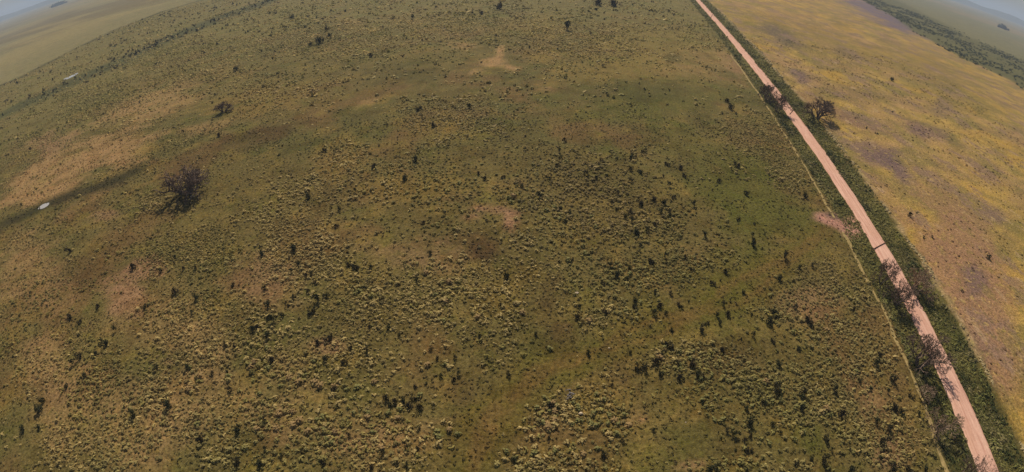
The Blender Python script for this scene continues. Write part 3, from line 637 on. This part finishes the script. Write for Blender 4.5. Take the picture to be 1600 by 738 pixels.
for n, (px, py, w) in enumerate(items):
    g0 = at((px, py))[0]
    wm = w/px_m(*g0); hh = wm*random.uniform(.75, 1.05)
    X, Y = at((px, py), hh*.35)[0]
    if n >= 300:
        extra.append((X, Y, wm)); continue
    k = n % 8; size = 'big' if w > 17 else 'large' if w > 11.5 else 'small'
    if 255 < px < 270 and 625 < py < 645: lb = 'big lone round dark green bush among straw coloured tussocks'
    else: lb = '%s dark green leafy bush %s' % (size, near_what(X, Y))
    if w > 11.5:
        o = link('dark_bush', None, None, (X, Y, gz(X, Y)))
        f = link('foliage', bush_meshes[k], o); s_ = link('stem', stem_mesh, o)
        f.scale = s_.scale = (wm/2.1*random.uniform(.8, 1.25), wm/2.1*random.uniform(.75, 1.1), hh/1.4); f.rotation_euler.z = random.uniform(0, 6.28)
    else:
        o = link('dark_bush', bush_meshes[k], None, (X, Y, gz(X, Y))); o.scale = (wm/2.1*random.uniform(.8, 1.3), wm/2.1*random.uniform(.75, 1.1), hh/1.4); o.rotation_euler.z = random.uniform(0, 6.28)
    tag(o, lb, 'bush', 'bushes: ' + lb)
# the many small dark shrubs no one could count, near those bushes and far off
E_ = np.array(extra)
xs, ys = candidates(-750, 330, 120, 760, 8.0)
k = in_view(xs, ys) & (road_t(xs, ys) < -16) & (side(xs, ys, FARLEFT) < -8)
dn = .03 + .35*sstep(.55, .72, fbm(xs, ys, 45, 4, 111))*sstep(200, 420, np.hypot(xs, ys)) + .5*(1 - sstep(6, 26, polyline_d(xs, ys, DRAIN)))
k &= rng.uniform(size=len(xs)) < dn
xs, ys = xs[k], ys[k]
x2, y2 = candidates(-120, 130, 30, 200, 3.4)
k = in_view(x2, y2) & (road_t(x2, y2) < -14) & (rng.uniform(size=len(x2)) < .10*sstep(.4, .7, tuss_density(x2, y2)) + .012)
x2, y2 = x2[k], y2[k]
ex = np.concatenate([E_[:, 0], xs, x2]); ey = np.concatenate([E_[:, 1], ys, y2])
es = np.concatenate([E_[:, 2]/2.1, rng.uniform(.6, 1.7, len(xs))*np.clip(np.hypot(xs, ys)/330, .7, 1.7), rng.uniform(.25, .55, len(x2))])
small_p = [leaf_ball(34, 400 + s, .62, 4, 1.0) for s in range(6)]
w = rng.integers(0, 6, len(ex)); ec = np.array(bush_cols)[rng.integers(0, 4, len(ex))]*rng.uniform(.85, 1.3, (len(ex), 1))
tag(link('scrub', scatter_mesh('scrub', small_p, w, np.stack([ex, ey, ground_z(ex, ey)], 1), rng.uniform(0, 6.28, len(ex)), es, es*rng.uniform(.7, 1.1, len(ex)), ec, m_bush)), 'countless small dark shrubs scattered over the pasture', 'scrub', kind='stuff')
print('scrub', len(ex))
# scrub belt behind the dry field, and thin far scrub
xs, ys = candidates(520, 1150, 300, 1500, 7.0)
s1, s2 = side(xs, ys, FARRIGHT), side(xs, ys, FARR2)
k = (s1 > -4) & (s2 < 60) & (rng.uniform(size=len(xs)) < .05 + 1.1*sstep(.4, .62, fbm(xs, ys, 45, 4, 121))*(1 - sstep(-70, 50, s2)))
xs, ys = xs[k], ys[k]; es = rng.uniform(.9, 3.2, len(xs)); w = rng.integers(0, 6, len(xs)); ec = np.array([lin(66, 70, 40)])*rng.uniform(.75, 1.6, (len(xs), 1))
tag(link('scrub', scatter_mesh('scrub', [leaf_ball(14, 450 + s, .95, 3, 1.0) for s in range(6)], w, np.stack([xs, ys, ground_z(xs, ys)], 1), rng.uniform(0, 6.28, len(xs)), es, es*.7, ec, m_bush)), 'belt of dark green scrub along the far edge of the dry field', 'scrub', kind='stuff')
print('belt', len(xs))
# low growth in the dry field
xs, ys = candidates(100, 420, 10, 420, 2.6)
t_ = road_t(xs, ys); k = (t_ > 15) & (t_ < 240) & in_view(xs, ys) & (rng.uniform(size=len(xs)) < .10 + .45*sstep(.5, .7, fbm(xs, ys, 14, 3, 131)))
xs, ys = xs[k], ys[k]; es = rng.uniform(.25, .6, len(xs))*(1 + np.hypot(xs, ys)/500)
fc = ground_color(xs, ys)*rng.uniform(.7, 1.25, (len(xs), 1))
w = rng.integers(0, 4, len(xs))
tag(link('dry_grass', scatter_mesh('dry_grass', tuss_far, w, np.stack([xs, ys, ground_z(xs, ys)], 1), rng.uniform(0, 6.28, len(xs)), es, es*.6, fc, m_tuss)), 'low ochre grass tufts over the dry field', 'grass', kind='stuff')
# pale dry tufts along the outer edge of the right verge
S = np.arange(-20, 560, .55); T = 15.6 + (fbm(S, S*0, 20, 3, 141) - .5)*4 + rng.normal(0, .5, len(S)); k = rng.uniform(size=len(S)) < sstep(.42, .6, fbm(S, S*0 + 9, 12, 3, 142)); S, T = S[k], T[k]
xs, ys = road_pt(S, T); es = rng.uniform(.4, .8, len(xs))*(1 + S/420); w = rng.integers(0, 4, len(xs))
tag(link('dry_grass', scatter_mesh('dry_grass', tuss_far, w, np.stack([xs, ys, ground_z(xs, ys)], 1), rng.uniform(0, 6.28, len(xs)), es, es*.7, np.repeat(lin(190, 168, 122)[None], len(xs), 0)*rng.uniform(.8, 1.1, (len(xs), 1)), m_tuss)), 'pale dry grass in a line between ditch weeds and dry field', 'grass', kind='stuff')

# ------------------------------------------------------------------ bare trees
def bare_tree(px, py, wpx, label, seed, pale=False, hr=1.0, zc=None, stems=4, twig=.04):
    r = np.random.default_rng(seed)
    g0 = at((px, py))[0]; wm = wpx/px_m(*g0); Ht = wm*.62*hr
    if zc: Ht = zc/.62
    X, Y = at((px, py), Ht*.62)[0]
    tV, tF, cV, cF = [], [], [], []
    def grow(p, d, L, rad, depth):
        q = p
        for seg in range(1 if depth >= 5 else 2):
            d2 = d + r.normal(size=3)*.16; d2 /= np.linalg.norm(d2); e = q + d2*L*.5; rr = rad*(1 - .22*(seg + 1))
            if depth == 0: tube(tV, tF, q, e, rad*(1 - .22*seg), rr, 6)
            else: tube(cV, cF, q, e, max(rad*(1 - .22*seg), twig*.5), max(rr, twig*.4), 3)
            q, d = e, d2
        if depth >= (6 if stems < 6 else 5): return
        for _ in range(3):
            a = r.normal(size=3); a -= d*np.dot(a, d); a /= np.linalg.norm(a); sp = r.uniform(.45, .95)
            nd_ = d*math.cos(sp) + a*math.sin(sp); nd_[2] += .16; nd_ /= np.linalg.norm(nd_)
            grow(q - d*L*r.uniform(0, .35), nd_, L*r.uniform(.62, .86), rad*.58, depth + 1)
    for s_ in range(stems):
        a = 6.283*s_/stems + r.uniform(-.4, .4); d = np.array([math.cos(a)*.55, math.sin(a)*.55, 1]); d /= np.linalg.norm(d)
        grow(np.array([.05*math.cos(a), .05*math.sin(a), -.15])*wm*.3, d, Ht*.30, wm*.026, 0)
    allp = np.array(cV); ext = np.percentile(np.abs(allp[:, :2]), 94)*2; zt = np.percentile(allp[:, 2], 97)
    sx_, sz_ = wm/ext, Ht/zt
    sc_ = np.array([sx_, sx_, sz_])
    root = link('bare_tree', None, None, (X, Y, gz(X, Y)))
    link('trunk', new_mesh('trunk', np.array(tV)*sc_, tF, m_bark), root)
    link('crown', new_mesh('crown', np.array(cV)*sc_, cF, m_twig_pale if pale else m_twig), root)
    tag(root, label, 'tree')
    return root
bare_tree(1389, 415, 32, 'dark leafless tree leaning over road edge just past the dark bar across the road', 11, zc=5, stems=5, twig=.05)
bare_tree(1414, 448, 40, 'dark leafless tree by the road, neighbour of the tree nearest the dark bar across road', 12, zc=5, stems=5, twig=.05)
bare_tree(1442, 430, 46, 'pale brown leafless tree on the right verge facing two dark leafless trees', 13, pale=True, zc=4)
bare_tree(1455, 541, 58, 'wide leafless tree spreading its branches right across the dirt road', 14, stems=5, twig=.05, zc=5.5)
bare_tree(1483, 652, 46, 'pale leafless tree in ditch reaching over the road beyond the wide tree', 15, pale=True, zc=3, stems=3, twig=.028)
bare_tree(1450, 603, 26, 'small pale leafless shrubby tree between path and shaded ditch', 16, pale=True, stems=3, twig=.028)
bare_tree(1536, 735, 44, 'sparse dark leafless tree at the road, last one of the row', 17, twig=.035, zc=5)
bare_tree(1197, 138, 26, 'dense grey leafless tree at left road edge in the far group of two', 18, stems=5, twig=.055, zc=5)
bare_tree(1216, 153, 26, 'grey leafless tree overhanging the road in the far group of two', 19, stems=5, twig=.055, zc=6)
bare_tree(1279, 163, 42, 'grey brown leafless tree standing alone between right verge and dry field', 20, stems=5, twig=.06, zc=6)
bare_tree(284, 287, 60, 'large lone dark leafless tree standing in the open pasture', 21, hr=.85, stems=6, twig=.035)
bare_tree(307, 279, 30, 'small dark leafless tree touching the large lone tree in open pasture', 22, hr=.8, stems=4, twig=.035)
bare_tree(345, 172, 24, 'lone small dark leafless tree in the far left pasture', 23, hr=.8, stems=5, twig=.05)

# ------------------------------------------------------------------ small things
for (a, b_), lb in ((((1361, 386.6), (1384.6, 373.5)), 'thin dark bar across the road before the leafless trees'),
                    (((1231.5, 175.2), (1238.8, 167)), 'thin dark bar across the road just before the far tree pair'),
                    (((1106.8, 25.8), (1110, 19.4)), 'thin dark bar across the farthest stretch of the road')):
    p, q = at([a, b_]); L = np.linalg.norm(q - p); V, F = [], []  # dark lines of unknown kind, shaped as thin tubes across the road
    n = 8; r = .16 if L < 14 else .2
    pts = [p + (q - p)*k/n for k in range(n + 1)]
    for k in range(n):
        z0, z1 = [.31 + .02*math.sin(k_*1.7) for k_ in (k, k + 1)]
        tube(V, F, (*pts[k], z0 + r*.6), (*pts[k + 1], z1 + r*.6), r*(1 - .03*k), r*(1 - .03*(k + 1)), 7)
    o = link('dark_bar', new_mesh('dark_bar', np.array(V) - np.array([*p, 0]), F, m_dark_bar), None, (*p, 0))
    tag(o, lb, 'pole', 'dark bars across the dirt road')
# dead branches and a stone in the near pasture
def heap(px, py, wpx, seed, label):
    r = np.random.default_rng(seed); X, Y = at((px, py), .3)[0]; wm = wpx/px_m(X, Y)
    root = link('dead_branches', None, None, (X, Y, gz(X, Y)))
    for k in range(9):
        V, F = [], []; a = r.uniform(-.5, .9) + (math.pi if k % 2 else 0); c = r.normal(0, .16, 2)*wm
        d = np.array([math.cos(a), math.sin(a), 0])*wm*r.uniform(.3, .55)
        p = np.array([*c, .12 + .06*k]); q = p + d*.5 + np.array([0, 0, r.uniform(.0, .3)]); e = q + d*.6 + np.array([r.normal()*.1, r.normal()*.1, r.uniform(-.15, .2)])
        tube(V, F, p, q, .11, .085, 6); tube(V, F, q, e, .085, .04, 6)
        link('branch', new_mesh('branch', V, F, m_dead), root)
    tag(root, label, 'dead wood')
heap(893, 616, 20, 5, 'heap of grey dead branches lying among the tussocks')
def stone(px, py, wpx, seed, label):
    r = np.random.default_rng(seed); X, Y = at((px, py), .2)[0]; wm = wpx/px_m(X, Y)
    import bmesh
    bm = bmesh.new(); bmesh.ops.create_icosphere(bm, subdivisions=2, radius=.5)
    for v in bm.verts:
        n_ = v.co.normalized(); v.co *= 1 + .18*math.sin(3*n_.x + seed) + .15*math.sin(4*n_.y + 2*seed) + r.normal()*.04
        v.co.z = max(v.co.z*.6, -.12)
    me = bpy.data.meshes.new('stone'); bm.to_mesh(me); bm.free(); me.materials.append(m_stone)
    o = link('stone', me, None, (X, Y, gz(X, Y) + .12*wm)); o.scale = (wm*1.2, wm*.8, wm*.8)
    tag(o, label, 'stone')
stone(910, 645.5, 7, 1, 'pale flat boulder in pasture near the heap of dead branches')
stone(953.5, 542.5, 2.6, 2, 'small white stone on the grass lane')
stone(1075, 656.5, 2.2, 3, 'tiny white stone on smooth green grass')
stone(300, 312, 6, 4, 'pinkish stone on grass just below the large lone tree')
stone(902, 457, 5, 6, 'pale stone on the reddish brown strip of soil')

# far groves
def grove(px, py, wpx, htm, n, seed, dist, label):
    r = np.random.default_rng(seed); d = at((px, py))[0]; d = d/np.linalg.norm(d)*dist; wm = wpx/(F_PX/dist)
    xs = d[0] + r.normal(0, wm*.33, n); ys = d[1] + r.normal(0, wm*.25, n); es = htm*r.uniform(.35, .62, n)
    w = r.integers(0, 6, n)
    o = link('grove', scatter_mesh('grove', small_p, w, np.stack([xs, ys, np.full(n, -.5)], 1), r.uniform(0, 6.28, n), es*1.1, es, np.repeat(lin(40, 48, 34)[None], n, 0), m_bush))
    tag(o, label, 'grove', kind='stuff')
grove(86, 8, 17, 40, 60, 1, 5200, 'hazy blue clump of far trees near the hills')
grove(157, 4, 6, 22, 12, 2, 3600, 'tiny dark clump of trees in the far flat field')
grove(1566, 24, 9, 30, 30, 3, 3300, 'dark clump of trees at the far right horizon')

# ------------------------------------------------------------------ haze
hm = bpy.data.materials.new('haze'); hm.use_nodes = True; nt = hm.node_tree
for n in list(nt.nodes):
    if n.type == 'BSDF_PRINCIPLED': nt.nodes.remove(n)
pv = nt.nodes.new('ShaderNodeVolumePrincipled'); pv.inputs['Density'].default_value = .00013; pv.inputs['Color'].default_value = (.74, .85, 1.0, 1); pv.inputs['Anisotropy'].default_value = .0
nt.links.new(pv.outputs[0], nt.nodes['Material Output'].inputs['Volume'])
zb, zt, e = -2.5, 330.0, 30000.0
V = [(x, y, z) for z in (zb, zt) for y in (-e, e) for x in (-e, e)]
F = [(0, 2, 3, 1), (4, 5, 7, 6), (0, 1, 5, 4), (2, 6, 7, 3), (0, 4, 6, 2), (1, 3, 7, 5)]
tag(link('haze', new_mesh('haze', V, F, hm)), 'thin pale blue air haze over the plain', kind='stuff')
